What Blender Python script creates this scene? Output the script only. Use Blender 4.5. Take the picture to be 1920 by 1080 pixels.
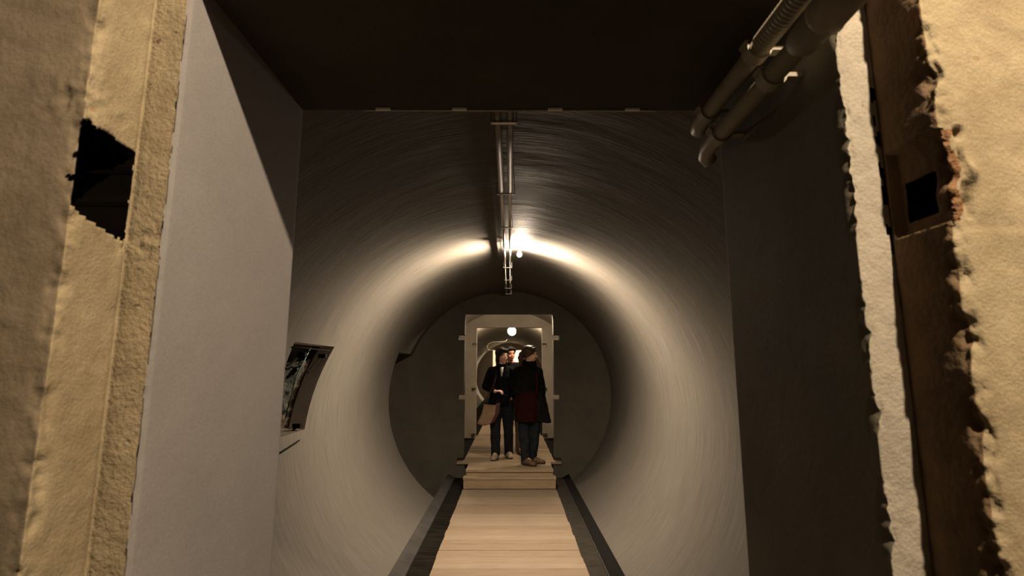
import bpy, bmesh, math, random
from mathutils import Vector, Matrix, noise
random.seed(7)
S = bpy.context.scene
for o in list(bpy.data.objects): bpy.data.objects.remove(o)
COL = S.collection
# ---------------------------------------------------------------- camera
CZ = 1.56
cam_d = bpy.data.cameras.new('camera'); cam = bpy.data.objects.new('camera', cam_d); COL.objects.link(cam)
cam_d.sensor_width = 36.0; cam_d.lens = 36.0*950/1920
cam_d.clip_start = 0.02; cam_d.clip_end = 100
cam.location = (0, 0, CZ); cam.rotation_euler = (math.radians(90+8.97), 0, math.radians(-0.18))
cam_d.dof.use_dof = True; cam_d.dof.focus_distance = 6.5; cam_d.dof.aperture_fstop = 4.5
S.camera = cam
# ---------------------------------------------------------------- world and exposure
w = bpy.data.worlds.new('world'); S.world = w; w.use_nodes = True
w.node_tree.nodes['Background'].inputs[0].default_value = (0.02, 0.017, 0.012, 1)
w.node_tree.nodes['Background'].inputs[1].default_value = 0.05
S.view_settings.view_transform = 'Standard'; S.view_settings.look = 'None'
S.view_settings.exposure = 0.0; S.view_settings.gamma = 1.0; S.view_settings.use_curve_mapping = False
# lamp of the room the camera stands in (above, behind and to the right)
def point(name, loc, power, col, r=0.03):
    l = bpy.data.lights.new(name, 'POINT'); l.energy = power; l.color = col; l.shadow_soft_size = r
    o = bpy.data.objects.new(name, l); COL.objects.link(o); o.location = loc; return o
ROOM_LAMP = (0.90, -0.60, 3.64)
point('room_lamp_light', ROOM_LAMP, 630, (1.0, 0.80, 0.53), 0.035)
TUBE_LAMP = (0.085, 4.68, 2.618); TUBE_LAMP_E = 260
tl = point('tube_lamp_light', TUBE_LAMP, 850, (1.0, 0.79, 0.585), 0.03)
def crosswise(l, k):       # the fitting throws its light across the tube, little of it along the tube
    l.use_nodes = True; N = l.node_tree.nodes; L = l.node_tree.links; em = N['Emission']
    g = N.new('ShaderNodeNewGeometry'); sx = N.new('ShaderNodeSeparateXYZ'); L.new(g.outputs['Incoming'], sx.inputs[0])
    a = N.new('ShaderNodeMath'); a.operation = 'MULTIPLY'; L.new(sx.outputs[1], a.inputs[0]); L.new(sx.outputs[1], a.inputs[1])
    b = N.new('ShaderNodeMath'); b.operation = 'SUBTRACT'; b.inputs[0].default_value = 1; L.new(a.outputs[0], b.inputs[1]); b.use_clamp = True
    c = N.new('ShaderNodeMath'); c.operation = 'POWER'; L.new(b.outputs[0], c.inputs[0]); c.inputs[1].default_value = k
    d = N.new('ShaderNodeMath'); d.operation = 'MULTIPLY_ADD'; L.new(c.outputs[0], d.inputs[0]); d.inputs[1].default_value = .972; d.inputs[2].default_value = .028
    L.new(d.outputs[0], em.inputs['Strength'])
crosswise(tl.data, 1.9)
MID_LAMP = (0.40, 8.02, 2.50); MID_LAMP_E = 1150
FAR_LAMP = (0.036, 12.3, 2.44); FAR_LAMP_E = 1100
END_LAMP = (1.9, 25.6, 2.6); END_LAMP_E = 6000
# ---------------------------------------------------------------- constants
HW = 0.668; TOP = 2.38; DN = 1.53           # doorway half width, lintel height, back of the near wall
RX = 0.737; DF = 0.82; DR = 0.95            # rebate half width, wall front, rebate depth
R = 1.53; TX = -0.04; TZ = 1.18             # tube radius and axis
D1 = 7.65; T1 = 0.2; D2 = 10.36; D3 = 23.8
ZT = 0.215                                  # raised floor
# ---------------------------------------------------------------- helpers
def tag(o, label=None, cat=None, group=None, kind=None):
    if label: o['label'] = label
    if cat: o['category'] = cat
    if group: o['group'] = group
    if kind: o['kind'] = kind
    return o
def link(name, bm, mats, parent=None, smooth=False, normals=True):
    if normals: bmesh.ops.recalc_face_normals(bm, faces=bm.faces)
    me = bpy.data.meshes.new(name); bm.to_mesh(me); bm.free()
    if not isinstance(mats, (list, tuple)): mats = [mats]
    for m in mats: me.materials.append(m)
    if smooth:
        for p in me.polygons: p.use_smooth = True
    o = bpy.data.objects.new(name, me); COL.objects.link(o)
    if parent: o.parent = parent
    return o
def empty(name, loc, rz=0):
    o = bpy.data.objects.new(name, None); COL.objects.link(o); o.location = loc; o.rotation_euler = (0, 0, rz)
    o.empty_display_size = 0.05; return o
def struct(name, bm, mats, smooth=False, normals=True):
    return tag(link(name, bm, mats, None, smooth, normals), kind='structure')
def box(bm, x0, x1, y0, y1, z0, z1, mi=0):
    v = [bm.verts.new((x, y, z)) for x in (x0, x1) for y in (y0, y1) for z in (z0, z1)]
    for f in ((0,1,3,2), (4,6,7,5), (0,4,5,1), (2,3,7,6), (0,2,6,4), (1,5,7,3)):
        bm.faces.new([v[i] for i in f]).material_index = mi
    return v
def tube(bm, pts, rads, n=12, cap=True, mi=0):
    if not isinstance(rads, (list, tuple)): rads = [rads]*len(pts)
    pts = [Vector(p) for p in pts]; rings = []; up = None
    for i, p in enumerate(pts):
        t = (pts[min(i+1, len(pts)-1)] - pts[max(i-1, 0)]).normalized()
        if up is None:
            up = Vector((0,0,1)) if abs(t.z) < .9 else Vector((1,0,0))
        a = t.cross(up).normalized(); b = a.cross(t).normalized(); up = b
        rings.append([bm.verts.new(p + (a*math.cos(2*math.pi*k/n) + b*math.sin(2*math.pi*k/n))*rads[i]) for k in range(n)])
    for r0, r1 in zip(rings, rings[1:]):
        for k in range(n): bm.faces.new((r0[k], r0[(k+1)%n], r1[(k+1)%n], r1[k])).material_index = mi
    if cap:
        bm.faces.new(rings[0]).material_index = mi; bm.faces.new(list(reversed(rings[-1]))).material_index = mi
def ball(bm, c, r, sx=1, sy=1, sz=1, rot=None, seg=16, mi=0):
    m = Matrix.Translation(c)
    if rot: m = m @ rot
    m = m @ Matrix.Diagonal((r*sx, r*sy, r*sz, 1))
    g = bmesh.ops.create_uvsphere(bm, u_segments=seg, v_segments=max(8, seg*2//3), radius=1, matrix=m)
    for v in g['verts']:
        for f in v.link_faces: f.material_index = mi
def cone(bm, p0, r0, p1, r1, n=14):                    # rounded tapered limb
    p0 = Vector(p0); p1 = Vector(p1)
    ball(bm, p0, r0, seg=n); ball(bm, p1, r1, seg=n); tube(bm, [p0, p1], [r0, r1], n)
def limb(bm, pts, rads):
    for i in range(len(pts)-1): cone(bm, pts[i], rads[i], pts[i+1], rads[i+1])
def loft(bm, rings, n=28, p=2.4):                      # rings: (cx,cy,cz,rx,ry)
    R_ = []
    for (cx, cy, cz, rx, ry) in rings:
        r = []
        for k in range(n):
            a = 2*math.pi*k/n; c, s = math.cos(a), math.sin(a)
            r.append(bm.verts.new((cx+rx*math.copysign(abs(c)**(2/p), c), cy+ry*math.copysign(abs(s)**(2/p), s), cz)))
        R_.append(r)
    for a, b in zip(R_, R_[1:]):
        for k in range(n): bm.faces.new((a[k], a[(k+1)%n], b[(k+1)%n], b[k]))
    bm.faces.new(R_[0]); bm.faces.new(list(reversed(R_[-1])))
def cells(bm, xs, ys, zs, solid, mi=lambda c: 0):      # block solid made of cells, outer faces only
    nx, ny, nz = len(xs)-1, len(ys)-1, len(zs)-1
    f_ = lambda i,j,k: 0 <= i < nx and 0 <= j < ny and 0 <= k < nz and solid((xs[i]+xs[i+1])/2, (ys[j]+ys[j+1])/2, (zs[k]+zs[k+1])/2)
    vc = {}
    def V(i,j,k):
        if (i,j,k) not in vc: vc[(i,j,k)] = bm.verts.new((xs[i], ys[j], zs[k]))
        return vc[(i,j,k)]
    for i in range(nx):
        for j in range(ny):
            for k in range(nz):
                if not f_(i,j,k): continue
                if not f_(i-1,j,k): bm.faces.new((V(i,j,k), V(i,j,k+1), V(i,j+1,k+1), V(i,j+1,k)))
                if not f_(i+1,j,k): bm.faces.new((V(i+1,j,k), V(i+1,j+1,k), V(i+1,j+1,k+1), V(i+1,j,k+1)))
                if not f_(i,j-1,k): bm.faces.new((V(i,j,k), V(i+1,j,k), V(i+1,j,k+1), V(i,j,k+1)))
                if not f_(i,j+1,k): bm.faces.new((V(i,j+1,k), V(i,j+1,k+1), V(i+1,j+1,k+1), V(i+1,j+1,k)))
                if not f_(i,j,k-1): bm.faces.new((V(i,j,k), V(i,j+1,k), V(i+1,j+1,k), V(i+1,j,k)))
                if not f_(i,j,k+1): bm.faces.new((V(i,j,k+1), V(i+1,j,k+1), V(i+1,j+1,k+1), V(i,j+1,k+1)))
# ---------------------------------------------------------------- materials
def mat(name, c1, c2=None, scale=6, rough=.85, bump=0, bscale=60, coords='Object', map_scale=(1,1,1), detail=6,
        metallic=0, spec=.3, spots=None, spot_scale=9, spot_lo=.62, sheen=0, grain=0):
    m = bpy.data.materials.new(name); m.use_nodes = True; N = m.node_tree.nodes; L = m.node_tree.links
    b = N['Principled BSDF']; b.inputs['Roughness'].default_value = rough; b.inputs['Metallic'].default_value = metallic
    b.inputs['Specular IOR Level'].default_value = spec
    if sheen: b.inputs['Sheen Weight'].default_value = sheen
    tc = N.new('ShaderNodeTexCoord'); mp = N.new('ShaderNodeMapping'); mp.inputs['Scale'].default_value = map_scale
    L.new(tc.outputs[coords], mp.inputs['Vector'])
    if c2 is None: c2 = c1
    n1 = N.new('ShaderNodeTexNoise'); n1.inputs['Scale'].default_value = scale; n1.inputs['Detail'].default_value = detail
    n1.inputs['Roughness'].default_value = .62
    L.new(mp.outputs[0], n1.inputs['Vector'])
    cr = N.new('ShaderNodeValToRGB'); cr.color_ramp.elements[0].position = .32; cr.color_ramp.elements[1].position = .68
    cr.color_ramp.elements[0].color = (*c1, 1); cr.color_ramp.elements[1].color = (*c2, 1)
    L.new(n1.outputs[0], cr.inputs[0]); out = cr.outputs[0]
    if spots:
        n3 = N.new('ShaderNodeTexNoise'); n3.inputs['Scale'].default_value = spot_scale; n3.inputs['Detail'].default_value = 4
        L.new(mp.outputs[0], n3.inputs['Vector'])
        r3 = N.new('ShaderNodeValToRGB'); r3.color_ramp.elements[0].position = spot_lo; r3.color_ramp.elements[1].position = spot_lo+.06
        L.new(n3.outputs[0], r3.inputs[0])
        mx = N.new('ShaderNodeMixRGB'); mx.inputs[2].default_value = (*spots, 1)
        L.new(r3.outputs[0], mx.inputs[0]); L.new(out, mx.inputs[1]); out = mx.outputs[0]
    if grain:                                           # fine sand grain of the surface
        n4 = N.new('ShaderNodeTexNoise'); n4.inputs['Scale'].default_value = 420; n4.inputs['Detail'].default_value = 3
        L.new(tc.outputs['Object'], n4.inputs['Vector'])
        mr = N.new('ShaderNodeMapRange'); mr.inputs[1].default_value = .3; mr.inputs[2].default_value = .7
        mr.inputs[3].default_value = 1-grain; mr.inputs[4].default_value = 1+grain
        L.new(n4.outputs[0], mr.inputs[0])
        mm = N.new('ShaderNodeMixRGB'); mm.blend_type = 'MULTIPLY'; mm.inputs[0].default_value = 1
        L.new(out, mm.inputs[1]); L.new(mr.outputs[0], mm.inputs[2]); out = mm.outputs[0]
    L.new(out, b.inputs['Base Color'])
    if bump:
        n2 = N.new('ShaderNodeTexNoise'); n2.inputs['Scale'].default_value = bscale; n2.inputs['Detail'].default_value = 6
        L.new(mp.outputs[0], n2.inputs['Vector'])
        bp = N.new('ShaderNodeBump'); bp.inputs['Strength'].default_value = bump; bp.inputs['Distance'].default_value = .01
        L.new(n2.outputs[0], bp.inputs['Height']); L.new(bp.outputs[0], b.inputs['Normal'])
    return m
def emit(name, col, e):
    m = bpy.data.materials.new(name); m.use_nodes = True; N = m.node_tree.nodes; b = N['Principled BSDF']
    b.inputs['Base Color'].default_value = (.8,.8,.8,1); b.inputs['Emission Color'].default_value = (*col, 1)
    b.inputs['Emission Strength'].default_value = e; return m
M = {}
M['tube'] = mat('brushed_plaster', (.060,.055,.0465), (.088,.081,.069), scale=1.0, rough=.6, bump=.42, bscale=1.0, coords='UV', map_scale=(2.6,46,1), detail=9, spec=.15, grain=.14)
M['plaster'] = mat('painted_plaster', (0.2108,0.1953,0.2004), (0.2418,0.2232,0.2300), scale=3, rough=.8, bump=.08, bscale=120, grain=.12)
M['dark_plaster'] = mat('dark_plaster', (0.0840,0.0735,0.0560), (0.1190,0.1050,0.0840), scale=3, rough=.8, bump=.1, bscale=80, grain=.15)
M['tab'] = mat('bright_tab', (.75,.72,.66), rough=.5)
M['pebbly'] = mat('pebbly_concrete', (.185,.145,.092), (.28,.225,.15), scale=12, rough=.9, bump=.5, bscale=130, spots=(.10,.07,.045), spot_scale=60, spot_lo=.63, grain=.18)
M['shade_and_crack'] = mat('shade_and_crack', (.0015,.0012,.001), (.003,.0024,.002), rough=1, spec=0)  # black painted in for the unlit pocket insides; also fills the cracks
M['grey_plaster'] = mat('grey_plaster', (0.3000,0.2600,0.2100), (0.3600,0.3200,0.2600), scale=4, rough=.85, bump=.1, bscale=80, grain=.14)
M['concrete'] = mat('sandy_concrete', (0.2176,0.1696,0.1056), (0.3072,0.2496,0.1664), scale=9, rough=.9, bump=.26, bscale=170, spots=(.24,.17,.10), spot_scale=34, spot_lo=.66, grain=.16)
M['concrete_dim'] = mat('brown_concrete', (0.1088,0.0832,0.0589), (0.1600,0.1248,0.0883), scale=7, rough=.9, bump=.2, bscale=120, grain=.16)
M['render_edge'] = mat('pale_render', (0.2304,0.1984,0.1664), (0.3200,0.2816,0.2368), scale=11, rough=.9, bump=.30, bscale=150, spots=(.20,.16,.12), spot_scale=40, spot_lo=.68, grain=.14)
M['rusty'] = mat('rusty_concrete', (0.0832,0.0544,0.0320), (0.1408,0.0896,0.0512), scale=14, rough=.9, bump=.5, bscale=80, grain=.15)
M['rust'] = mat('rust', (0.1216,0.0544,0.0224), (0.2048,0.1088,0.0512), scale=40, rough=.85, bump=.8, bscale=120)
M['soffit'] = mat('dark_ceiling', (0.0405,0.0342,0.0243), (0.0540,0.0450,0.0342), scale=4, rough=.9, bump=.1, grain=.2)  # very dark brown for lintel and soffit
woods = [mat('pine_board_%s' % a, c1, c2, scale=3.0, rough=.75, bump=.25, bscale=14, map_scale=(1.2,16,6), grain=.14) for a, c1, c2 in
         (('light', (.140,.109,.075), (.188,.148,.105)), ('mid', (.130,.097,.064), (.178,.138,.094)), ('dark', (.118,.086,.056), (.165,.124,.083)))]
lit_woods = [mat('lit_board_%s' % a, c1, c2, scale=3.0, rough=.8, bump=.25, bscale=14, map_scale=(1.2,16,6), grain=.14, spec=.15) for a, c1, c2 in
         (('light', (.25,.19,.12), (.33,.255,.165)), ('mid', (.22,.165,.10), (.29,.22,.14)), ('dark', (.18,.13,.08), (.25,.18,.115)))]  # same pine, colour lifted in place of light on step and far floors
M['edge_grey'] = mat('grey_edging', (0.0243,0.0234,0.0216), (0.0378,0.0369,0.0342), scale=8, rough=.95, bump=.1, grain=.1, spec=.05)
M['gutter'] = mat('dark_bitumen', (0.0014,0.0014,0.0011), (0.0099,0.0081,0.0054), scale=3.5, spec=.05, rough=.9, bump=.7, bscale=9, map_scale=(1,6,1), detail=8)
M['gutter_b'] = mat('grey_bitumen', (.014,.0125,.0105), (.028,.025,.02), spec=.05, scale=8, rough=.95, bump=.4, bscale=30, map_scale=(1,3,1))
M['black'] = mat('black_seam', (.006,.0055,.005), rough=.95, spec=.05)
M['steel'] = mat('zinc_steel', (.42,.40,.36), (.52,.50,.46), scale=30, rough=.35, metallic=.85, spec=.5)
M['steel_dull'] = mat('dull_steel', (.16,.15,.13), (.22,.20,.17), scale=20, rough=.5, metallic=.4)
M['pvc'] = mat('grey_plastic', (0.2160,0.1880,0.1440), (0.2640,0.2320,0.1840), scale=10, rough=.45, bump=.03, grain=.08)
M['pvc_d'] = mat('dusty_plastic', (0.1760,0.1520,0.1160), (0.2160,0.1920,0.1480), scale=10, rough=.6, bump=.03, grain=.08)
M['stone'] = mat('rubble', (.012,.009,.006), (.065,.048,.030), scale=16, rough=.95, bump=.9, bscale=40)
M['stone_black'] = mat('black_rubble', (.004,.005,.004), (.014,.015,.012), scale=22, rough=.9, bump=.8, bscale=50)
M['white_wall'] = mat('white_wall', (.75,.70,.60), rough=.9)
M['brass'] = mat('white_lamp_base', (.5,.47,.42), rough=.5)
M['skin'] = mat('skin', (.72,.43,.29), (.80,.50,.34), scale=20, rough=.55, spec=.35)
M['skin_red'] = mat('flushed_skin', (.66,.25,.18), (.72,.30,.22), scale=20, rough=.55, spec=.35)
M['hair'] = mat('black_hair', (.006,.0045,.004), (.012,.009,.007), scale=6, rough=.45, bump=.6, bscale=30, map_scale=(8,8,1), spec=.25)
M['hair_b'] = mat('brown_hair', (.030,.016,.009), (.065,.036,.02), scale=6, rough=.42, bump=.6, bscale=30, map_scale=(8,8,2), spec=.35)
M['coat'] = mat('black_wool', (.005,.005,.005), (.010,.0095,.009), scale=20, rough=.95, bump=.3, bscale=120, spec=.1)
M['fluffy'] = mat('dark_fleece', (0.0039,0.0042,0.0036), (0.0117,0.0111,0.0084), scale=30, rough=1, bump=1, bscale=70, spec=.05)
M['red'] = mat('dark_red_knit', (.015,.003,.0025), (.030,.006,.005), scale=25, rough=.95, bump=.6, bscale=90, spec=.1)
M['jeans'] = mat('dark_denim', (.010,.014,.018), (.021,.027,.032), scale=14, rough=.9, bump=.3, bscale=150, spec=.1)
M['trousers'] = mat('grey_trousers', (.24,.22,.18), (.38,.34,.29), scale=12, rough=.9, bump=.4, bscale=40)
M['shoe'] = mat('beige_shoe', (.30,.25,.18), (.38,.32,.24), scale=20, rough=.7)
M['boot'] = mat('brown_boot', (.08,.045,.025), (.13,.075,.04), scale=20, rough=.6)
M['sole'] = mat('dark_sole', (.02,.017,.014), rough=.8)
M['paper'] = mat('tan_bag_fabric', (.25,.165,.10), (.31,.21,.13), scale=15, rough=.8)
M['paper_d'] = mat('brown_bag_print', (.07,.03,.02), rough=.8)
M['shirt'] = mat('white_shirt', (.55,.54,.55), rough=.8)
M['eye'] = mat('eye_white', (.6,.58,.55), rough=.3); M['iris'] = mat('dark_iris', (.02,.012,.01), rough=.2)
M['lip'] = mat('lips', (.42,.13,.11), rough=.5)
def brush(m):
    N = m.node_tree.nodes; L = m.node_tree.links
    bp = [n for n in N if n.type == 'BUMP'][0]; mp = [n for n in N if n.type == 'MAPPING'][0]; tc = [n for n in N if n.type == 'TEX_COORD'][0]
    st = bp.inputs['Height'].links[0].from_socket
    n2 = N.new('ShaderNodeTexNoise'); n2.inputs['Scale'].default_value = 1.0; n2.inputs['Detail'].default_value = 8; n2.inputs['Distortion'].default_value = .6
    m2 = N.new('ShaderNodeMapping'); m2.inputs['Scale'].default_value = (6, 95, 1); m2.inputs['Rotation'].default_value = (0, 0, .035)
    L.new(tc.outputs['UV'], m2.inputs[0]); L.new(m2.outputs[0], n2.inputs['Vector'])
    mk = N.new('ShaderNodeTexNoise'); mk.inputs['Scale'].default_value = 1.0; mk.inputs['Detail'].default_value = 5
    m3 = N.new('ShaderNodeMapping'); m3.inputs['Scale'].default_value = (1.5, 4.5, 1); L.new(tc.outputs['UV'], m3.inputs[0]); L.new(m3.outputs[0], mk.inputs['Vector'])
    r = N.new('ShaderNodeMapRange'); r.inputs[1].default_value = .38; r.inputs[2].default_value = .66; L.new(mk.outputs[0], r.inputs[0])
    mx = N.new('ShaderNodeMix'); mx.inputs[0].default_value = .5; L.new(st, mx.inputs[2]); L.new(n2.outputs[0], mx.inputs[3])
    mu = N.new('ShaderNodeMath'); mu.operation = 'MULTIPLY'; L.new(mx.outputs[0], mu.inputs[0]); L.new(r.outputs[0], mu.inputs[1])
    L.new(mu.outputs[0], bp.inputs['Height']); bp.inputs['Strength'].default_value = .7
brush(M['tube'])
# ---------------------------------------------------------------- near wall with its doorway (the camera looks through it)
def frange(a, b, st):
    n = max(1, round(abs(b-a)/st)); return [a+(b-a)*i/n for i in range(n)]
def fbm(p, o=4): return noise.fractal(p, 1.0, 2.1, o)
def pier(side):
    # profile in plan: from far out on the front face, round the rebate, along the jamb, to the back face
    P = [((3.0, DF), 0), ((1.05, DF), 0), ((RX, DF), 1), ((RX, DR), 2), ((HW, DR), 3), ((HW, DN-.008), 3), ((HW+.008, DN), 3), ((3.0, DN), 3)]
    steps = [.3, .0045, .0045, .0045, .0055, .004, .5]
    prof = []; seg = []
    for i in range(len(P)-1):
        (a, m), (b, m2) = P[i], P[i+1]
        n = max(1, round(math.dist(a, b)/steps[i]))
        for k in range(n):
            prof.append((a[0]+(b[0]-a[0])*k/n, a[1]+(b[1]-a[1])*k/n)); seg.append(i)
            if i == 4 and k == 0: prof.append((HW, DR+.0022)); seg.append(i)
    prof.append(P[-1][0]); seg.append(6)
    zs = frange(-.3, .95, .15) + frange(.95, 2.42, .0055) + frange(2.42, 4.3, .25) + [4.3]
    norm = {0:(0,-1), 1:(0,-1), 2:(-1,0), 3:(0,-1), 4:(-1,0), 5:(-1,.6), 6:(0,1)}
    bm = bmesh.new(); rows = []; deep = set()
    so = 0 if side > 0 else 37.0
    for z in zs:
        row = []
        for (x, y), s in zip(prof, seg):
            fine = .95 <= z <= 2.41 and x < 1.04 and y < DN-.02
            dx = dy = 0.0
            if fine:
                q = Vector((x*1.0+so, y, z))
                e1 = math.hypot(x-RX, y-DF)            # distance to outer corner
                e2 = math.hypot(x-RX, y-DR)            # inner corner of the rebate
                e3 = math.hypot(x-HW, y-DR)            # jamb corner
                g = fbm(q*22, 4); g2 = fbm(q*70+Vector((5,1,3)), 3); g3 = fbm(Vector((so, 2.0, z*9)), 4)
                am = .0013 if s in (1,2,3) else .0002
                nx, ny = norm[s]
                d = -(g*am*1.3 + g2*am*.35)
                dx += nx*-d; dy += ny*-d
                # chipped outer corner
                wgt = math.exp(-(e1/.020)**2)
                chip = max(0, .45+g*1.3+g3*.7+.5*fbm(q*48, 3))*(.012 if side > 0 else .0095)
                dx += wgt*(chip + g2*.003); dy += wgt*(chip*.8 + g2*.003)
                if side > 0:                            # loose crumbly render scars on the right corner
                    wj = math.exp(-(e1/.05)**2)*max(0, g3)*.012
                    dx += wj*(1+g)
                wgt = math.exp(-(e3/.012)**2)
                chip = max(0, .35+g*1.2+g3*.6+.6*fbm(q*60, 3))*(.008 if side > 0 else .0015)
                dx += wgt*chip; dy += wgt*chip*.6 if s == 3 else 0
                if side < 0 and s == 4 and y < DR+.006:  # dark crack where paint meets bare concrete
                    dx += .003
                wgt = math.exp(-(e2/.006)**2); dx += wgt*.004; dy += wgt*.004
                # pebbly patches near the pocket on the left, and hinge pockets
                if side < 0:
                    pb = math.exp(-((z-2.02)/.045)**2 - ((y-.80)/.09)**2 - ((x-RX)/.06)**2) + math.exp(-((z-1.80)/.03)**2 - ((y-.94)/.03)**2)
                    dd = pb*fbm(q*55, 4)*.008; dx += -dd*(1 if s == 2 else 0); dy += dd*(1 if s in (1,3) else 0)
                    if s == 2:
                        jz = .010*fbm(Vector((7, y*45, z*3)), 3)
                        if 1.832+jz - (y-DF)*.30 < z < 1.985 + jz - (y-DF)*.1 and .003 < y-DF < .122+.007*fbm(Vector((1, 2, z*28)), 2):
                            dx += .30; dy += .04*max(0, 1-(y-DF)/.09)
                    if s == 3 and abs(z-1.9) < .075 and x > RX-.004-.008*max(0, fbm(Vector((1, 2, z*60)), 3)):
                        pass
                else:
                    if s == 2:
                        if 1.835 < z < 1.905+.006*g and .042 < y-DF < .106: dx += .28
                        elif 1.805 < z < 1.975+.015*g3 and y-DF < .118: dx += .020 + .004*g
                    if s == 1:
                        dy -= .016*math.exp(-((x-.780)/.012)**2 - ((z-1.888)/.017)**2)      # a round pebble in the concrete
                        if z < 1.790: dy -= .002                                             # formwork seam
                    if s == 1 and x < RX+.045 and 1.80 < z < 1.97:
                        rr = math.exp(-((x-RX-.036)/.006)**2); dy += rr*.022*max(0, .5+g*1.5)
            row.append(bm.verts.new((side*(x+dx), y+dy, z)))
            if dx > .2: deep.add(row[-1])
        rows.append(row)
    for i in range(len(zs)-1):
        for j in range(len(prof)-1):
            f = bm.faces.new((rows[i][j], rows[i][j+1], rows[i+1][j+1], rows[i+1][j]))
            s = seg[j]; z = zs[i]; y = prof[j][1]; x = prof[j][0]
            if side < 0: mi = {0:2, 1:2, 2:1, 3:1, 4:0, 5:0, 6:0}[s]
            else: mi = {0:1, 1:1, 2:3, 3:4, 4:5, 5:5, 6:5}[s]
            if side > 0 and s == 1 and x < RX+.026+.008*math.sin(z*90) and 1.80 < z < 1.965: mi = 6
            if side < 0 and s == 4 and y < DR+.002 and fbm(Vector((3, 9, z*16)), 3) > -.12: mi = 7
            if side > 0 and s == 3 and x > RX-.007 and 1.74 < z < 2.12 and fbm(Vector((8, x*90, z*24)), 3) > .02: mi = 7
            if side < 0 and s == 3: mi = 8
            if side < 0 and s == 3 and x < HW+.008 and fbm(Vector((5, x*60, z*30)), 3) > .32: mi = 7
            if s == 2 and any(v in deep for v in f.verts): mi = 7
            f.material_index = mi; f.smooth = True
    # close the outer side
    a = [r[0] for r in rows]; b = [r[-1] for r in rows]
    for i in range(len(zs)-1): bm.faces.new((b[i], a[i], a[i+1], b[i+1]))
    mats = [M['plaster'], M['concrete'], M['concrete_dim'], M['rusty'], M['render_edge'], M['dark_plaster'], M['rust'], M['shade_and_crack'], M['pebbly']]
    return struct('wall_left' if side < 0 else 'wall_right', bm, mats, normals=True)
pier(-1); pier(1)
# lintel and dark soffit
bm = bmesh.new()
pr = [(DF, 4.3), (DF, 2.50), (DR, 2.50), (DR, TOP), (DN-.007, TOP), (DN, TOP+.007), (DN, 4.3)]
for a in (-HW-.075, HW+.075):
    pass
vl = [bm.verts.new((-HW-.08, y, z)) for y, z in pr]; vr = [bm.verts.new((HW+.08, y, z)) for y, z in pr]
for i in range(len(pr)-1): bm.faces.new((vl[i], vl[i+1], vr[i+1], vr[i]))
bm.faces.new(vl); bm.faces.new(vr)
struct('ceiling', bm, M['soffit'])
# steel edging strip below the lintel with four bright tabs
t = tag(empty('steel_edge_strip', (0, 1.505, TOP)), 'thin steel strip along the far edge of the dark lintel with four bright tabs', 'strip')
bm = bmesh.new(); box(bm, -.47, .47, .012, .022, -.0032, 0); link('strip', bm, M['steel_dull'], t)
for x in (-.407, -.163, .143, .39):
    bm = bmesh.new(); box(bm, x-.023, x+.023, .001, .009, -.007, -.0005); o = link('tab', bm, M['tab'], t); o['label'] = 'bright metal tab'
# ---------------------------------------------------------------- the tubes
def ring_tube(name, y0, y1, ys, cuts, mt, dent=True):
    th = [math.pi*2*k/144 for k in range(144)]
    for c in cuts:
        for z in (c[0], c[1]):
            a = math.pi - math.asin((z-TZ)/R); th.append(a)
    th = sorted(set(round(a, 5) for a in th))
    ysl = sorted(set([round(v, 4) for v in ys] + [c[2] for c in cuts] + [c[3] for c in cuts]))
    bm = bmesh.new(); uvl = bm.loops.layers.uv.new('UVMap'); V = []
    for a in th:
        row = []
        for y in ysl:
            z = TZ+R*math.sin(a); yy = y
            if name == 'wall_tube' and 3.9 < y < 4.5 and math.cos(a) < 0:
                yy += .42*(z-1.62)*max(0, 1-abs(y-4.2)/.3)*(1 if 1.0 < z < 1.85 else 0)
            rr = R + (.004*noise.noise(Vector((a*1.5, y*1.3, 4))) if dent else 0)
            row.append(bm.verts.new((TX+rr*math.cos(a), yy, TZ+rr*math.sin(a))))
        V.append(row)
    n = len(th)
    for i in range(n):
        a0 = th[i]; a1 = th[(i+1) % n] if i < n-1 else th[0]+2*math.pi
        am = (a0+a1)/2; zm = TZ+R*math.sin(am)
        for j in range(len(ysl)-1):
            ym = (ysl[j]+ysl[j+1])/2
            if any(math.cos(am) < 0 and c[0] < zm < c[1] and c[2] < ym < c[3] for c in cuts): continue
            f = bm.faces.new((V[i][j], V[(i+1)%n][j], V[(i+1)%n][j+1], V[i][j+1])); f.smooth = True
            for l, (u, v) in zip(f.loops, ((a0, ysl[j]), (a1, ysl[j]), (a1, ysl[j+1]), (a0, ysl[j+1]))): l[uvl].uv = (u*R, v)
    return struct(name, bm, mt, normals=False)
N1 = (1.10, 1.735, 3.46, 4.20); N2 = (-.05, 1.76, 6.68, 7.65)
ring_tube('wall_tube', DN, D1, frange(DN, D1, .15)+[D1], [N1, N2], M['tube'])
ring_tube('wall_middle_tube', D1+T1, D2, frange(D1+T1, D2, .3)+[D2], [], M['grey_plaster'])
ring_tube('wall_far_tube', D2+T1, D3, frange(D2+T1, D3, .5)+[D3], [], M['grey_plaster'])
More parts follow.
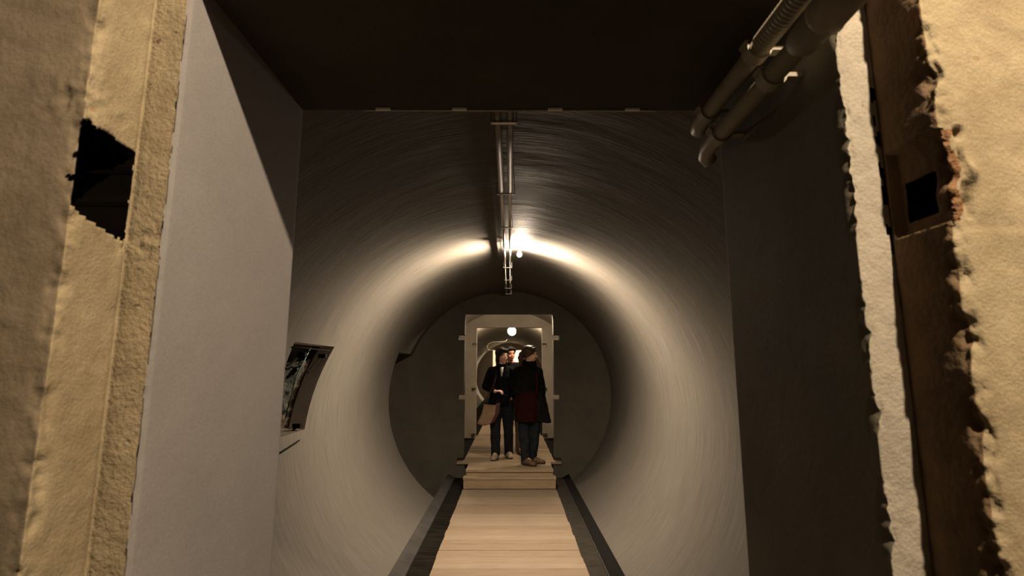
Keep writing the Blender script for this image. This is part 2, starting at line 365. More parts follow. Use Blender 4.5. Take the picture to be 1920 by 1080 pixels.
# niche in the left of the tube: rough rubble behind a cut in the plaster
def niche():
    z0, z1, y0, y1 = N1; dep = .20
    bm = bmesh.new()
    def xs(z): return TX - math.sqrt(R*R-(z-TZ)**2)
    nz, ny = 60, 60; rows = []
    for i in range(nz+1):
        z = z0+(z1-z0)*i/nz; row = []
        for j in range(ny+1):
            yy = y0+(y1+.42*(z-1.62)-y0)*j/ny
            d = dep + .05*fbm(Vector((yy*9, z*9, 1)), 5)
            ed = min(i, nz-i, j, ny-j)
            if ed == 0: d = dep*.8
            d *= .75 + .25*min(1, ed/8)
            row.append(bm.verts.new((xs(z)-d, yy, z)))
        rows.append(row)
    for i in range(nz):
        for j in range(ny):
            f = bm.faces.new((rows[i][j], rows[i][j+1], rows[i+1][j+1], rows[i+1][j])); zc = z0+(z1-z0)*i/nz
            f.material_index = 2 if (1.22+.04*math.sin(j*.4) < zc < 1.64+.03*math.sin(j*.5+1) and j < 58) else 1
    def side(idx, mi, zz=None):
        front = []
        for v in idx:
            front.append(bm.verts.new((xs(v.co.z)+.002, v.co.y, v.co.z)))
        for a in range(len(idx)-1): bm.faces.new((idx[a], idx[a+1], front[a+1], front[a])).material_index = mi
    side([r[-1] for r in rows], 0); side([r[0] for r in rows], 1); side(rows[0], 1); side(rows[-1], 0)
    return struct('wall_niche', bm, [mat('niche_reveal', (.52,.47,.44), (.62,.56,.52), scale=6, grain=.1), M['stone'], M['stone_black']], normals=False)
niche()
def nx(z, off=0): return TX - math.sqrt(R*R-(z-TZ)**2) + off
bm = bmesh.new(); tube(bm, [(nx(1.70,.002), 3.44, 1.70), (nx(1.70,.002), 4.20, 1.70)], .0055, 8)
tag(link('rusty_rod', bm, M['black'], smooth=True), 'thin dark rod across the top of the niche in the left tube wall', 'rod')
bm = bmesh.new(); tube(bm, [(nx(1.0,.012), 3.44, .985), (nx(1.04,.012), 3.86, 1.035)], .0055, 8)
tag(link('rusty_rod', bm, M['black'], smooth=True), 'thin dark rod on the tube wall below the niche', 'rod')
def bracket(y, z, label, ln, dz):
    bm = bmesh.new(); box(bm, nx(z)-.05, nx(z)+.008, y-.02, y+.022, z-.016, z+.016)
    tube(bm, [(nx(z)-.02, y, z), (nx(z)-.07, y-ln, z-dz)], .009, 8)
    tag(link('rusty_bracket', bm, M['black']), label, 'bracket')
bracket(4.13, 1.655, 'dark iron bracket in the upper right corner of the niche', .16, .13)
bracket(3.72, 1.655, 'dark iron bracket at the upper left of the niche under the rod', .12, .08)
bracket(3.90, 1.135, 'dark iron bracket in the lower right corner of the niche', .0, .06)
bm = bmesh.new(); tube(bm, [(nx(1.70)-.02, 3.83, 1.71), (nx(1.5)-.04, 3.79, 1.5), (nx(1.3)-.05, 3.74, 1.2)], .005, 8)
M['green'] = mat('green_cable', (.04,.09,.06), rough=.6)
tag(link('green_cable', bm, M['green'], smooth=True), 'thin greenish cable hanging down inside the niche', 'cable')
# deep recess low at the left end of the tube
bm = bmesh.new(); x0 = -2.6
def xr(z): return TX - math.sqrt(R*R-(max(z, N2[0])-TZ)**2)
zz = [-.7]+[N2[0]+(N2[1]-N2[0])*i/16 for i in range(17)]
for a, b in zip(zz, zz[1:]):
    bm.faces.new([bm.verts.new(p) for p in ((x0, N2[2], a), (xr(a), N2[2], a), (xr(b), N2[2], b), (x0, N2[2], b))])
for z in (-.7, N2[1]):
    bm.faces.new([bm.verts.new(p) for p in ((x0, N2[2], z), (xr(z), N2[2], z), (xr(z), N2[3], z), (x0, N2[3], z))])
bm.faces.new([bm.verts.new(p) for p in ((x0, N2[2], -.7), (x0, N2[3], -.7), (x0, N2[3], N2[1]), (x0, N2[2], N2[1]))])
struct('wall_recess', bm, M['dark_plaster'])
# cross walls with their doorways and hinge slots
def cross(name, d, mt, through, bottom=-.8, thick=T1, c=-.02, slots=((1.975,2.055), (1.095,1.165))):
    bm = bmesh.new()
    xs = [-3.0, -HW-.09+c, -HW+c, HW+c, HW+.09+c, 3.0]
    zs = sorted([bottom, ZT-.031, 0.275, TOP, 3.0] + [v for s in slots for v in s])
    ys = [d, d+(thick*.6), d+thick]
    def solid(x, y, z):
        if abs(x-c) < HW and ZT-.031 < z < TOP: return False
        if abs(x-c) < HW+.09 and abs(x-c) > HW:
            for s in slots + ((ZT-.031, .275),):
                if s[0] < z < s[1] and (through or y < d+thick*.6): return False
        return True
    cells(bm, xs, ys, zs, solid)
    return struct(name, bm, mt)
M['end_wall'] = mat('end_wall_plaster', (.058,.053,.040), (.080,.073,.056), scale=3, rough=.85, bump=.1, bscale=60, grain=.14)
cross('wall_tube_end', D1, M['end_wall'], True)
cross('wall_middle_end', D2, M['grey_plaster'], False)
cross('wall_far_end', D3, M['grey_plaster'], False, c=-.15)
# bright room at the far end
bm = bmesh.new(); cells(bm, [-3,3], [D3+T1, 27.5], [ZT-.02, 3.2], lambda *a: True)
bmesh.ops.reverse_faces(bm, faces=bm.faces)
bmesh.ops.delete(bm, geom=[f for f in bm.faces if abs(f.calc_center_median().y-(D3+T1)) < .01], context='FACES_ONLY')
struct('wall_far_room', bm, M['white_wall'], normals=False)
# ---------------------------------------------------------------- floors
def boards(name, y0, y1, hw, z, th=.035, wlo=.11, whi=.17, x0=-.01, mats=woods):
    bm = bmesh.new(); y = y0; rnd = random.Random(hash(name) % 97 if False else len(name)*13)
    last = 0
    while y < y1-.02:
        wd = min(rnd.uniform(wlo, whi), y1-y); g = .0025 if rnd.random() < .7 else .006
        mi = rnd.choice([0,1,1,2,0,2]); dz = rnd.uniform(-.0015, .0015); ex = rnd.uniform(-.004, .004)
        box(bm, x0-hw+ex, x0+hw+ex, y, y+wd-g, z-th+dz, z+dz, mi); y += wd
    bmesh.ops.bevel(bm, geom=[e for e in bm.edges], offset=.0015, segments=1, affect='EDGES')
    return struct(name, bm, mats)
boards('floor', DN+.05, 6.93, .61, 0)
boards('floor_middle', D1+.118, D2+T1, HW-.004, ZT, x0=-.02, mats=lit_woods)
boards('floor_far', D2+T1, D3+T1, .64, ZT, wlo=.14, whi=.22, x0=-.02, mats=lit_woods)
# underside so nothing is seen through the gaps
bm = bmesh.new(); box(bm, -.62, .60, DN+.04, 6.93, -.08, -.036); struct('trim_1', bm, M['black'])
bm = bmesh.new(); box(bm, -.66, .62, D1, D3, ZT-.09, ZT-.036); struct('trim_2', bm, M['black'])
# steps up to the doorway
st = tag(empty('wooden_step', (0, 7.0, 0)), 'wooden double step up to the doorway at the end of the walkway', 'step')
bm = bmesh.new(); box(bm, -.62, .60, -.055, .10, .115, .140, 0); box(bm, -.615, .595, -.048, -.03, .0, .114, 1); link('lower_tread', bm, lit_woods, st)
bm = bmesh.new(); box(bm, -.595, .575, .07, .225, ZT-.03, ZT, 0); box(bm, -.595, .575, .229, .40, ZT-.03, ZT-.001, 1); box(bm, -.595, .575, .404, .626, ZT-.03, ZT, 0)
link('upper_tread', bm, lit_woods, st)
bm = bmesh.new(); box(bm, -.59, .57, .085, .11, .141, ZT-.031, 0); link('riser', bm, lit_woods[0], st)
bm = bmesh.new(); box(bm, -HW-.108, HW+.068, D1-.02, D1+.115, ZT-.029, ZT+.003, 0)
tag(link('threshold_board', bm, lit_woods), 'wooden threshold board across the doorway with ends let into the wall slots', 'board')
# side strips: rough dark channel and edging
def strip(name, xa, za, xb, zb, y0, y1, mt, th=.03, n=60):
    bm = bmesh.new(); rows = []
    for j in range(n+1):
        y = y0+(y1-y0)*j/n
        rows.append([bm.verts.new(p) for p in ((xa, y, za), (xb, y, zb), (xb, y, zb-th), (xa, y, za-th))])
    for a, b in zip(rows, rows[1:]):
        for k in range(4): bm.faces.new((a[k], a[(k+1)%4], b[(k+1)%4], b[k]))
    bm.faces.new(rows[0]); bm.faces.new(rows[-1])
    return struct(name, bm, mt)
strip('trim_3', -.622, -.012, -.795, -.004, DN+.02, D1, M['gutter'])
strip('trim_4', -.797, .006, -.90, .050, DN+.02, D1, M['edge_grey'])
strip('trim_5', .602, -.012, .745, -.006, DN+.02, D1, M['gutter_b'])
strip('trim_6', .754, .000, .845, .050, DN+.02, D1, M['black'])
strip('trim_7', .7455, .004, .7535, .006, DN+.02, D1, M['edge_grey'], .02)
for i, (a, b) in enumerate(((D1+T1, D2), (D2+T1, D3))):
    strip('trim_%d' % (8+2*i), -.69, ZT-.03, -1.14, ZT-.01, a, b, M['gutter'], n=6)
    strip('trim_%d' % (9+2*i), .65, ZT-.03, 1.06, ZT-.01, a, b, M['gutter'], n=6)
# ---------------------------------------------------------------- room behind the camera
bm = bmesh.new(); cells(bm, [-3,3], [-3.5, DF], [-.3, 4.3], lambda *a: True)
bmesh.ops.reverse_faces(bm, faces=bm.faces)
bmesh.ops.delete(bm, geom=[f for f in bm.faces if abs(f.calc_center_median().y-DF) < .01], context='FACES_ONLY')
struct('wall_room', bm, mat('room_walls', (.045,.036,.026), (.06,.048,.034), scale=2), normals=False)
bm = bmesh.new(); box(bm, -HW, HW, DF-.1, DN+.05, -.1, -.002); struct('floor_doorway', bm, woods[1])
# ---------------------------------------------------------------- conduits along the crown of the tube
cd = tag(empty('cable_conduit', (-.03, DN, 2.66)), 'twin steel cable conduits running along the crown of the tube', 'conduit')
for sx in (-1, 1):
    bm = bmesh.new(); tube(bm, [(sx*.026, .02, 0), (sx*.026, 6.05, 0)], .0115, 14); link('conduit_pipe', bm, M['steel'], cd, True)
    bm = bmesh.new(); tube(bm, [(sx*.028, .02, 0), (sx*.028, 1.53, 0)], .0165, 14); o = link('outer_sleeve', bm, M['steel_dull'], cd, True); o['label'] = 'thicker dull sleeve on the near stretch'
for d in (2.12, 3.06, 3.84, 4.55, 5.45, 6.25, 6.9, 7.45):
    bm = bmesh.new(); y = d-DN
    k = 1.25 if d < 3.1 else 1
    box(bm, -.045*k, .045*k, y-.011, y+.011, -.0175*k, -.0125*k)
    for sx in (-1, 1): box(bm, sx*.045*k-.002, sx*.045*k+.002, y-.011, y+.011, -.0175*k, .045)
    link('clamp', bm, M['steel'], cd)
# lamps: base on the crown, glowing bulb
def lamp(name, pos, r, e, label, top, col=(1.0,.80,.58), clear=False):
    t = tag(empty(name, pos), label, 'lamp')
    bm = bmesh.new(); tube(bm, [(0,0,r*.8), (0,0,r*.8+.03)], [r*.62, r*.66], 20)
    if top-pos[2]-r*.8 > .035: tube(bm, [(0,0,r*.8+.03), (0,0,top-pos[2])], [.014,.014], 10)
    link('lamp_base', bm, M['brass'], t, True)
    bm = bmesh.new(); ball(bm, (0,0,0), r, seg=24); bmat = emit(name+'_glow', col, e)
    if clear:                                           # clear glass bulb: the light inside passes through
        N = bmat.node_tree.nodes; L = bmat.node_tree.links; N.remove(N['Principled BSDF'])
        a = N.new('ShaderNodeAddShader'); tr = N.new('ShaderNodeBsdfTransparent'); em = N.new('ShaderNodeEmission')
        em.inputs[0].default_value = (*col, 1); em.inputs[1].default_value = e*.2
        L.new(tr.outputs[0], a.inputs[0]); L.new(em.outputs[0], a.inputs[1]); L.new(a.outputs[0], N['Material Output'].inputs[0])
    link('bulb', bm, bmat, t, True)
    return t
lamp('ceiling_lamp', TUBE_LAMP, .024, TUBE_LAMP_E, 'glaring round lamp on the crown of the tube right of the conduits', 2.70, clear=True)
lamp('ceiling_lamp', MID_LAMP, .04, MID_LAMP_E, 'lamp on the crown just beyond the first doorway, hidden behind its lintel', 2.70)
lamp('ceiling_lamp', FAR_LAMP, .10, FAR_LAMP_E*.25, 'glowing globe lamp in the far tube beyond both doorways', 2.70)
lamp('ceiling_lamp', END_LAMP, .1, END_LAMP_E*.16, 'lamp of the white room at the far end of the corridor', 3.2, (1.0,.85,.66))
# pale cable loop beyond the second doorway
bm = bmesh.new(); D = 12.6
def pt(px, py, D=D):
    u = (px-957)/950; v = (540-py)/950; t = math.radians(8.97); f = math.cos(t)-v*math.sin(t); up = math.sin(t)+v*math.cos(t)
    return (u/f*D, D, CZ+up/f*D)
ps = [pt(*p) for p in ((951,636), (948,640), (938,641), (924,641), (916,645), (913,650), (915,655), (920,657), (926,656))]
tube(bm, ps, .0045, 8)
M['pale'] = mat('pale_cable', (.16,.14,.11), rough=.5)
tag(link('cable_loop', bm, M['pale'], smooth=True), 'pale looped cable hanging beyond the second doorway', 'cable')
# ---------------------------------------------------------------- pipes on the right jamb
lx, lz, ux, uz = .600, CZ+.662, .572, CZ+.728
t = tag(empty('smooth_pipe', (lx, .80, lz)), 'smooth grey plastic pipe along the top of the right jamb, lower of two', 'pipe')
bm = bmesh.new(); tube(bm, [(0,.0,0), (0,.60,0), (.002,.66,-.002), (.012,.70,-.010), (.028,.71,-.02)], [.0235,.0235,.0235,.0235,.0235], 24); link('pipe', bm, M['pvc'], t, True)
bm = bmesh.new(); tube(bm, [(0,.0,0), (0,.135,0), (0,.150,0), (0,.165,0)], [.033,.033,.031,.0245], 28); link('sleeve', bm, M['pvc_d'], t, True)
bm = bmesh.new(); tube(bm, [(0,-.02,0), (0,.065,0), (0,.072,0), (0,.072,0)], [.036,.038,.040,.034], 28); link('collar', bm, M['pvc'], t, True)
t = tag(empty('corrugated_pipe', (ux, .80, uz)), 'grey pipe with a corrugated near end beside the ceiling, upper of two', 'pipe')
bm = bmesh.new(); tube(bm, [(0,.235,0), (0,.58,0), (0,.63,-.003), (.004,.66,-.012)], .0225, 24); link('pipe', bm, M['pvc'], t, True)
bm = bmesh.new(); pts = []; rr = []
for k in range(168): pts.append((0, -.06+.31*k/167, 0)); rr.append(.0205+(.0042 if k % 6 < 3 else 0))
tube(bm, pts, rr, 24); link('corrugated_hose', bm, M['pvc'], t, True)
def clamp(y, label):
    t = tag(empty('pipe_clamp', (0, y, 0)), label, 'clamp', None)
    for (cx, cz, rin) in ((lx, lz, .0245), (ux, uz, .0235)):
        bm = bmesh.new(); n = 22; prof = []
        a0 = math.radians(-205 if cx == lx else -215); a1 = math.radians(25)
        for k in range(n+1):
            a = a0+(a1-a0)*k/n; prof.append((math.cos(a), math.sin(a)))
        rows = []
        for c, s in prof:
            rows.append([bm.verts.new((cx+c*r, yy, cz+s*r)) for r, yy in ((rin,-.016), (rin+.0055,-.016), (rin+.0055,.016), (rin,.016))])
        for a, b in zip(rows, rows[1:]):
            for k in range(4): bm.faces.new((a[k], a[(k+1)%4], b[(k+1)%4], b[k]))
        bm.faces.new(rows[0]); bm.faces.new(rows[-1])
        # hooked lips and foot on the wall
        box(bm, cx-rin-.010, cx-rin+.001, -.016, .016, cz+.008, cz+.016)
        box(bm, cx+rin+.001, HW-.001, -.012, .012, cz-.005, cz+.005)
        link('cradle', bm, M['pvc'], t)
    return t
clamp(1.075, 'grey plastic clamp holding both pipes, the one nearer the camera')
clamp(1.365, 'grey plastic clamp holding both pipes, the one nearer the tube')
# ---------------------------------------------------------------- people
def fold_tex(name, size):
    t = bpy.data.textures.new(name, 'CLOUDS'); t.noise_scale = size; t.noise_depth = 2; return t
FT = fold_tex('folds', .09); FT2 = fold_tex('fleece', .02)
def remesh(o, vox, smooth=2, disp=0, tex=None):
    m = o.modifiers.new('remesh', 'REMESH'); m.mode = 'VOXEL'; m.voxel_size = vox; m.use_smooth_shade = True
    s = o.modifiers.new('smooth', 'SMOOTH'); s.iterations = smooth; s.factor = .6
    if disp:
        d = o.modifiers.new('disp', 'DISPLACE'); d.texture = tex or FT; d.strength = disp; d.mid_level = .5; d.texture_coords = 'LOCAL'
    return o
def hand(bm, wrist, d, palm_n, curl=.5, side=1, s=1.0):
    d = Vector(d).normalized(); n = Vector(palm_n).normalized(); a = d.cross(n).normalized()*side
    w = Vector(wrist); c = w+d*.045*s
    rot = Matrix((a, d, n)).transposed().to_4x4()
    ball(bm, c, .044*s, .88, 1.05, .40, rot)
    for k, (off, ln) in enumerate(((-.030, .068), (-.010, .078), (.010, .073), (.029, .056))):
        p = w+d*.080*s+a*off*s; L = ln*s/3; dirv = d.copy(); r = .0088*s
        pts = [p-d*.02*s]; q = p
        for j in range(3):
            pts.append(q.copy()); ang = curl*(.55+.3*j+.06*k)
            dirv = (dirv*math.cos(ang)+n*math.sin(ang)).normalized(); q = q+dirv*L
        pts.append(q); limb(bm, pts, [r*1.1, r*1.05, r, r*.92, r*.78])
    p = w+d*.025*s-a*.030*s
    q1 = p-a*.022*s+d*.022*s+n*.012*s; q2 = q1+d*.026*s+n*.014*s; limb(bm, [p, q1, q2], [.013*s, .0105*s, .008*s])
def head_mesh(bm, c, yaw, pitch=0, s=1.0):
    Rm = Matrix.Rotation(yaw, 4, 'Z') @ Matrix.Rotation(pitch, 4, 'X')
    def P(x, y, z): return Vector(c) + (Rm @ Vector((x*s, y*s, z*s)))      # local face looks to -y
    ball(bm, P(0, .012, .03), .092*s, .83, 1.02, 1.0, Rm, 24)
    ball(bm, P(0, -.018, -.028), .070*s, .88, .95, 1.15, Rm, 20)
    ball(bm, P(0, -.048, -.088), .028*s, 1.05, .9, .75, Rm)
    tube(bm, [P(0,-.080,.014), P(0,-.094,-.016), P(0,-.102,-.030)], [.007*s,.009*s,.010*s], 10)
    ball(bm, P(0,-.099,-.031), .0115*s, 1.2, 1, .8, Rm)
    for sx in (-1, 1):
        ball(bm, P(sx*.033,-.060,-.030), .024*s, 1, .8, .9, Rm)           # cheeks
        ball(bm, P(sx*.030,-.078,.026), .016*s, 1.5, .6, .45, Rm)         # brow
        ball(bm, P(sx*.077,.012,-.008), .022*s, .35, .75, 1.25, Rm)       # ears
        tube(bm, [P(sx*.012,-.096,-.036), P(sx*.004,-.100,-.036)], .006*s, 8)
    ball(bm, P(0,-.088,-.060), .014*s, 1.5, .6, .45, Rm)
    return P, Rm
def face_parts(root, P, Rm, s=1, glasses=False):
    for sx in (-1, 1):
        bm = bmesh.new(); ball(bm, P(sx*.031,-.073,.008), .0125*s, 1.15, .8, .75, Rm); e = link('eye', bm, M['eye'], root, True)
        bm = bmesh.new(); ball(bm, P(sx*.031,-.083,.008), .0055*s, 1, .6, 1, Rm); link('iris', bm, M['iris'], e, True)
        bm = bmesh.new(); tube(bm, [P(sx*.016,-.088,.026), P(sx*.032,-.089,.031), P(sx*.047,-.078,.026)], .0028*s, 8); link('eyebrow', bm, M['hair'], root, True)
    bm = bmesh.new(); ball(bm, P(0,-.0935,-.057), .0105*s, 2.0, .6, .34, Rm); ball(bm, P(0,-.0915,-.064), .0105*s, 1.7, .6, .38, Rm); link('lips', bm, M['lip'], root, True)
    if glasses:
        bm = bmesh.new()
        for sx in (-1, 1):
            pts = [P(sx*.031+.019*math.cos(a), -.100, .006+.0135*math.sin(a)) for a in [k*math.pi/8 for k in range(17)]]
            tube(bm, pts, .0012, 6)
            tube(bm, [P(sx*.050,-.099,.008), P(sx*.076,-.03,.010), P(sx*.080,.015,.006)], .0012, 6)
        tube(bm, [P(-.012,-.100,.008), P(.012,-.100,.008)], .0012, 6)
        link('glasses', bm, M['steel'], root)
def body(root, J, skin, yaw, pitch, s, curl=(.5,.5), hn=None, vox=.0055):
    bm = bmesh.new()
    P, Rm = head_mesh(bm, J['head'], yaw, pitch, s)
    limb(bm, [J['neck'], Vector(J['head'])+Vector((0,.018,-.05))], [.053, .050])
    ch = Vector(J['chest']); pe = Vector(J['pelvis'])
    loft(bm, [(pe.x, pe.y, pe.z-.08, .12, .08), (pe.x, pe.y, pe.z, .155, .10), ((pe.x+ch.x)/2, (pe.y+ch.y)/2, (pe.z+ch.z)/2, .115, .085),
              (ch.x, ch.y, ch.z, .15, .10), (ch.x, ch.y, ch.z+.07, .125, .08), (ch.x, ch.y, ch.z+.13, .07, .06)])
    for sd in ('l', 'r'):
        limb(bm, [Vector(J['neck'])-Vector((0,0,.10)), J['sh_'+sd], J['el_'+sd], J['wr_'+sd]], [.045, .045, .038, .026])
        limb(bm, [J['hip_'+sd], J['kn_'+sd], J['an_'+sd]], [.082, .055, .037])
        limb(bm, [J['an_'+sd], Vector(J['an_'+sd])+Vector(J['toe_'+sd])*.8+Vector((0,0,-.045))], [.036, .024])
    for i, sd in enumerate(('l', 'r')):
        hd = J['hd_'+sd]; hand(bm, J['wr_'+sd], hd[0], hd[1], curl[i], 1 if sd == 'l' else -1, .95)
    o = remesh(link('body', bm, skin, root), vox, 1)
    return P, Rm
def trousers(root, J, m, name='jeans', r=(.105,.080,.068)):
    bm = bmesh.new(); pe = Vector(J['pelvis'])
    loft(bm, [(pe.x, pe.y, pe.z-.10, .165, .108), (pe.x, pe.y, pe.z+.02, .172, .118), (pe.x, pe.y, pe.z+.12, .145, .105)])
    for sd in ('l', 'r'):
        a = Vector(J['an_'+sd]); limb(bm, [J['hip_'+sd], J['kn_'+sd], (Vector(J['kn_'+sd])+a)/2, a-Vector((0,-.01,.02))], [r[0], r[1], (r[1]+r[2])/2, r[2]])
    return remesh(link(name, bm, m, root), .010, 2, .022)
def shoe(root, an, toe, m, h=.09, name='shoe'):
    an = Vector(an); toe = Vector(toe); d = toe.normalized(); a = Vector((-d.y, d.x, 0))
    bm = bmesh.new(); L = .25; heel = Vector((an.x, an.y, 0)) - d*.065
    n = 14; rows = []
    for i in range(13):
        u = i/12; p = heel+d*L*u
        wd = .038 + .012*math.sin(math.pi*min(1,u*1.1)) if u < .9 else .038*(1-(u-.9)*4)
        if u < .06: wd = .026
        hh = h if u < .35 else h-(h-.045)*min(1, (u-.35)/.5)
        if u > .92: hh = .032
        r = []
        for k in range(n):
            t_ = math.pi*k/(n-1); r.append(bm.verts.new(p + a*wd*math.cos(t_) + Vector((0,0,.014+hh*abs(math.sin(t_))**.7))))
        rows.append(r)
    for x, y in zip(rows, rows[1:]):
        for k in range(n-1): bm.faces.new((x[k], x[k+1], y[k+1], y[k]))
        bm.faces.new((x[-1], x[0], y[0], y[-1]))
    bm.faces.new(rows[0]); bm.faces.new(rows[-1])
    o = link(name, bm, m, root, True)
    bm = bmesh.new(); bot = []; tp = []
    for i in range(24):
        t_ = 2*math.pi*i/24; q = heel+d*(L*.5+(L*.52)*math.cos(t_))+a*.050*math.sin(t_)
        bot.append(bm.verts.new(q+Vector((0,0,.001)))); tp.append(bm.verts.new(q+Vector((0,0,.020))))
    for i in range(24): bm.faces.new((bot[i], bot[(i+1)%24], tp[(i+1)%24], tp[i]))
    bm.faces.new(bot); bm.faces.new(tp); link('sole', bm, M['sole'], o)
Vv = Vector
# --- woman with the bag, facing the camera and looking to her left (image right)
wx, wy = -.13, 7.90
r1 = tag(empty('person', (wx, wy, ZT)), 'person in black coat, jeans and glasses, left of the group, tan bag at the side', 'person')
J = dict(head=(.0,-.02,1.53), neck=(0,.0,1.40), chest=(-.01,.0,1.20), pelvis=(-.01,.0,.92),
         sh_l=(.150,.0,1.295), el_l=(.22,.04,1.07), wr_l=(.155,-.03,.93), sh_r=(-.165,.0,1.295), el_r=(-.25,.02,1.07), wr_r=(-.10,-.19,1.00),
         hip_l=(.08,.0,.86), kn_l=(.10,.02,.48), an_l=(.105,.14,.09), hip_r=(-.09,.0,.86), kn_r=(-.095,-.03,.48), an_r=(-.09,-.02,.09),
         toe_l=(.03,-.14,0), toe_r=(-.03,-.14,0), hd_l=((-.1,-.1,-1),(-1,0,0)), hd_r=((.9,-.25,.1),(0,.2,-1)))
P, Rm = body(r1, J, M['skin'], math.radians(42), 0, 1.0, (.55,.75)); face_parts(r1, P, Rm, 1, True)
trousers(r1, J, M['jeans'])
for sd in ('l','r'): shoe(r1, J['an_'+sd], J['toe_'+sd], M['shoe'])
bm = bmesh.new()
loft(bm, [(-.01,.01,.78,.19,.125), (-.01,.01,.90,.185,.13), (-.01,.01,1.05,.155,.118), (-.01,.01,1.20,.172,.125), (-.01,.015,1.29,.155,.108), (0,.015,1.36,.10,.085), (0,.015,1.405,.068,.07)])
limb(bm, [(.07,.01,1.335), J['sh_l'], J['el_l'], Vv(J['wr_l'])+Vv((.0,.0,.0))], [.048,.068,.060,.056])
limb(bm, [(-.07,.01,1.335), J['sh_r'], J['el_r'], Vv(J['wr_r'])+Vv((-.035,.03,.01))], [.048,.068,.062,.048])
limb(bm, [(-.07,-.05,1.40), (-.03,-.11,1.27)], [.024,.018]); limb(bm, [(.07,-.05,1.40), (.03,-.11,1.27)], [.024,.018])
remesh(link('coat', bm, M['coat'], r1), .010, 1, .022)
bm = bmesh.new(); loft(bm, [(-.0,-.106,1.22,.010,.02), (0,-.094,1.29,.024,.03), (0,-.06,1.36,.030,.03)]); link('shirt', bm, M['shirt'], r1, True)
def hairdo(root, P, Rm, m, long=1):
    bm = bmesh.new()
    ball(bm, P(0,.022,.045), .104, .84, 1.0, .92, Rm, 22)
    for sx in (-1, 1):
        limb(bm, [P(sx*.045,-.045,.098), P(sx*.070,-.060,.050), P(sx*.080,-.045,.0)], [.022,.018,.014])
        limb(bm, [P(sx*.070,.01,.05), P(sx*.078,.015,-.05), P(sx*.072,.02,-.15*long)], [.035,.034,.024])
    limb(bm, [P(-.05,-.068,.09), P(.0,-.082,.085), P(.055,-.066,.088)], [.018,.017,.018])
    limb(bm, [P(0,.06,.04), P(0,.06,-.06), P(0,.055,-.17*long)], [.060,.058,.040])
    return remesh(link('hair', bm, m, root), .006, 1, .006, FT2)
hairdo(r1, P, Rm, M['hair'])
# the bag hanging at her right side
bg = tag(empty('shoulder_bag', (wx-.245, wy-.19, ZT+.53)), 'tan bag with a dark brown print hanging at the side of the left person', 'bag')
bm = bmesh.new(); rows = []
for (z, hx, hy) in ((0,.115,.045), (.02,.122,.055), (.15,.125,.055), (.27,.118,.022), (.285,.116,.014)):
    rows.append([bm.verts.new((x*hx+.30*z+.02*math.sin(z*14), y*hy*(1.3 if z < .1 else 1), z-.03*math.cos(x*2.2)*(1 if z > .2 else .6)+.02*x)) for x, y in ((-1,-1),(-.5,-1.1),(0,-1.15),(.5,-1.1),(1,-1),(1,1),(.5,1.1),(0,1.15),(-.5,1.1),(-1,1))])
for a, b in zip(rows, rows[1:]):
    for k in range(10): f = bm.faces.new((a[k], a[(k+1)%10], b[(k+1)%10], b[k])); f.material_index = 1 if k in (3, 4) else 0
bm.faces.new(rows[0]); bm.faces.new(rows[-1])
link('bag_body', bm, [M['paper'], M['paper_d']], bg)
bm = bmesh.new(); tube(bm, [(-.05,0,.27), (.0,-.01,.42), (.06,-.02,.56), (.09,.02,.70), (.09,.10,.80), (.12,.16,.72), (.16,.12,.50), (.15,.02,.27)], .008, 8); link('strap', bm, M['paper_d'], bg, True)
bg.rotation_euler = (0, math.radians(6), math.radians(8))
# --- woman at the right with ponytail, seen from behind/side and looking right
qx, qy = .265, 7.42
r2 = tag(empty('person', (qx, qy, ZT)), 'person in dark jacket and dark red skirt with tied brown hair, looking right', 'person')
J = dict(head=(.02,.0,1.535), neck=(.005,.01,1.40), chest=(-.02,.01,1.20), pelvis=(-.01,.0,.92),
         sh_l=(-.15,.04,1.295), el_l=(-.22,.08,1.07), wr_l=(-.02,.16,1.04), sh_r=(.13,-.03,1.295), el_r=(.175,.0,1.06), wr_r=(.17,.05,.84),
         hip_l=(-.08,.02,.86), kn_l=(-.075,.02,.48), an_l=(-.05,.0,.09), hip_r=(.08,.0,.86), kn_r=(.09,.06,.48), an_r=(.05,.12,.09),
         toe_l=(.11,-.10,0), toe_r=(.14,-.04,0), hd_l=((.9,.1,-.1),(0,-.2,-1)), hd_r=((.1,-.1,-1),(-1,0,0)))
P, Rm = body(r2, J, M['skin'], math.radians(98), 0, 1.0, (.6,.5)); face_parts(r2, P, Rm)
trousers(r2, J, M['jeans'], r=(.10,.078,.062))
for sd in ('l','r'): shoe(r2, J['an_'+sd], J['toe_'+sd], M['boot'], .10)
bm = bmesh.new(); loft(bm, [(-.035,.0,.60,.155,.125), (-.035,.0,.70,.165,.13), (-.02,0,.90,.178,.13), (-.02,.0,1.02,.165,.12)]); remesh(link('skirt', bm, M['red'], r2), .010, 1, .025)
bm = bmesh.new()
loft(bm, [(-.05,.01,.98,.19,.13), (-.045,.01,1.08,.19,.135), (-.02,.01,1.22,.18,.13), (-.015,.015,1.30,.16,.115), (0,.015,1.375,.105,.09), (.005,.015,1.43,.075,.075)])
limb(bm, [(-.05,.02,1.35), J['sh_l'], J['el_l'], Vv(J['wr_l'])+Vv((-.03,.0,.01))], [.06,.078,.072,.055])
limb(bm, [(.05,0,1.35), J['sh_r'], J['el_r'], Vv(J['wr_r'])+Vv((0,.0,.02))], [.06,.072,.066,.058])
limb(bm, [(-.07,.05,1.425), (.0,.085,1.43), (.07,.05,1.425), (.085,-.02,1.41), (.03,-.075,1.40), (-.05,-.06,1.41), (-.07,.05,1.425)], [.035]*7)
remesh(link('fleece_jacket', bm, M['fluffy'], r2), .010, 1, .03, fold_tex('fleece_folds', .04))
bm = bmesh.new()
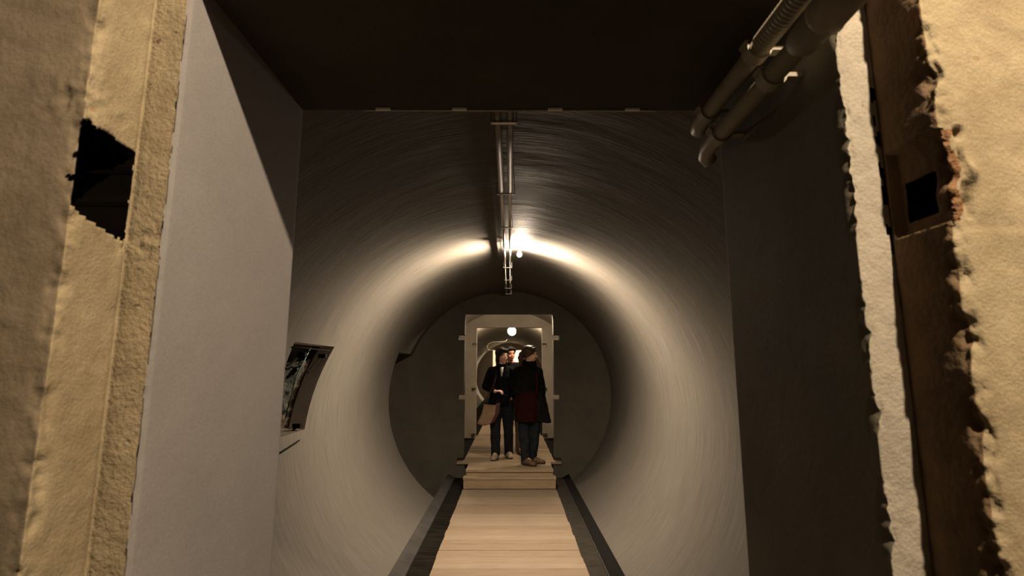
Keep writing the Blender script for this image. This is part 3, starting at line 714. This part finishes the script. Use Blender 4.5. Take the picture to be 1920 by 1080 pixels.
loft(bm, [(.200,.03,.58,.115,.085), (.190,.03,.64,.115,.09), (.165,.03,.82,.105,.09), (.135,.03,1.0,.09,.085), (.11,.02,1.2,.07,.08), (.09,.01,1.33,.055,.07)])
remesh(link('long_coat', bm, M['coat'], r2), .010, 1, .03)
bm = bmesh.new(); limb(bm, [(.10,-.11,1.26), (.115,-.125,1.14), (.105,-.13,.98)], [.020,.026,.020]); remesh(link('scarf', bm, M['red'], r2), .007, 1, .01)
bm = bmesh.new()
ball(bm, P(0,.024,.045), .103, .86, 1.0, .92, Rm, 22)
for sx in (-1, 1): limb(bm, [P(sx*.045,-.055,.09), P(sx*.072,-.01,.06), P(sx*.074,.02,.0), P(sx*.05,.07,-.02)], [.018,.024,.022,.024])
limb(bm, [P(0,-.072,.088), P(0,-.04,.11)], [.018,.03])
ball(bm, P(0,.125,.0), .042, .9, 1, 1.1, Rm)
limb(bm, [P(0,.11,.01), P(.01,.145,-.04), P(.015,.13,-.12), P(.01,.11,-.19)], [.03,.036,.030,.016])
remesh(link('hair', bm, M['hair_b'], r2), .006, 1, .007, FT2)
bm = bmesh.new(); ball(bm, P(0,.108,.012), .026, 1, .45, 1, Rm); link('hair_tie', bm, M['black'], r2, True)
# --- third person behind them
tx, ty = .03, 8.34
r3 = tag(empty('person', (tx, ty, ZT)), 'person with short dark hair and grey trousers standing behind the other two', 'person')
J = dict(head=(-.035,-.02,1.565), neck=(-.03,.0,1.42), chest=(0,.0,1.22), pelvis=(.02,.0,.94),
         sh_l=(.15,.0,1.36), el_l=(.19,.03,1.08), wr_l=(.14,-.12,.95), sh_r=(-.17,.0,1.36), el_r=(-.19,.03,1.08), wr_r=(-.12,-.14,1.0),
         hip_l=(.10,.0,.88), kn_l=(.12,-.02,.48), an_l=(.12,.02,.09), hip_r=(-.06,.0,.88), kn_r=(-.06,.0,.48), an_r=(-.06,.03,.09),
         toe_l=(.03,-.14,0), toe_r=(-.02,-.14,0), hd_l=((0,-.5,-.6),(-1,0,0)), hd_r=((.3,-.8,-.3),(.2,.2,-1)))
P, Rm = body(r3, J, M['skin_red'], math.radians(25), math.radians(0), 1.0); face_parts(r3, P, Rm)
trousers(r3, J, M['trousers'], 'trousers')
for sd in ('l','r'): shoe(r3, J['an_'+sd], J['toe_'+sd], M['boot'])
bm = bmesh.new()
loft(bm, [(.0,.01,.84,.19,.125), (.0,.01,1.05,.175,.12), (0,.01,1.22,.185,.13), (0,.015,1.33,.19,.112), (-.03,.015,1.40,.10,.085), (-.03,.015,1.43,.07,.07)])
for sd in ('l','r'): limb(bm, [(0,.0,1.38), J['sh_'+sd], J['el_'+sd], Vv(J['wr_'+sd])+Vv((0,.03,.01))], [.06,.08,.064,.05])
remesh(link('coat', bm, M['coat'], r3), .010, 1, .022)
bm = bmesh.new(); ball(bm, P(0,.025,.05), .102, .87, .98, .90, Rm, 22)
limb(bm, [P(-.05,-.062,.085), P(0,-.078,.088), P(.055,-.06,.083)], [.022,.02,.022])
for sx in (-1, 1): limb(bm, [P(sx*.070,-.02,.06), P(sx*.078,.01,.02)], [.026,.018])
remesh(link('hair', bm, M['hair'], r3), .006, 1, .008, FT2)
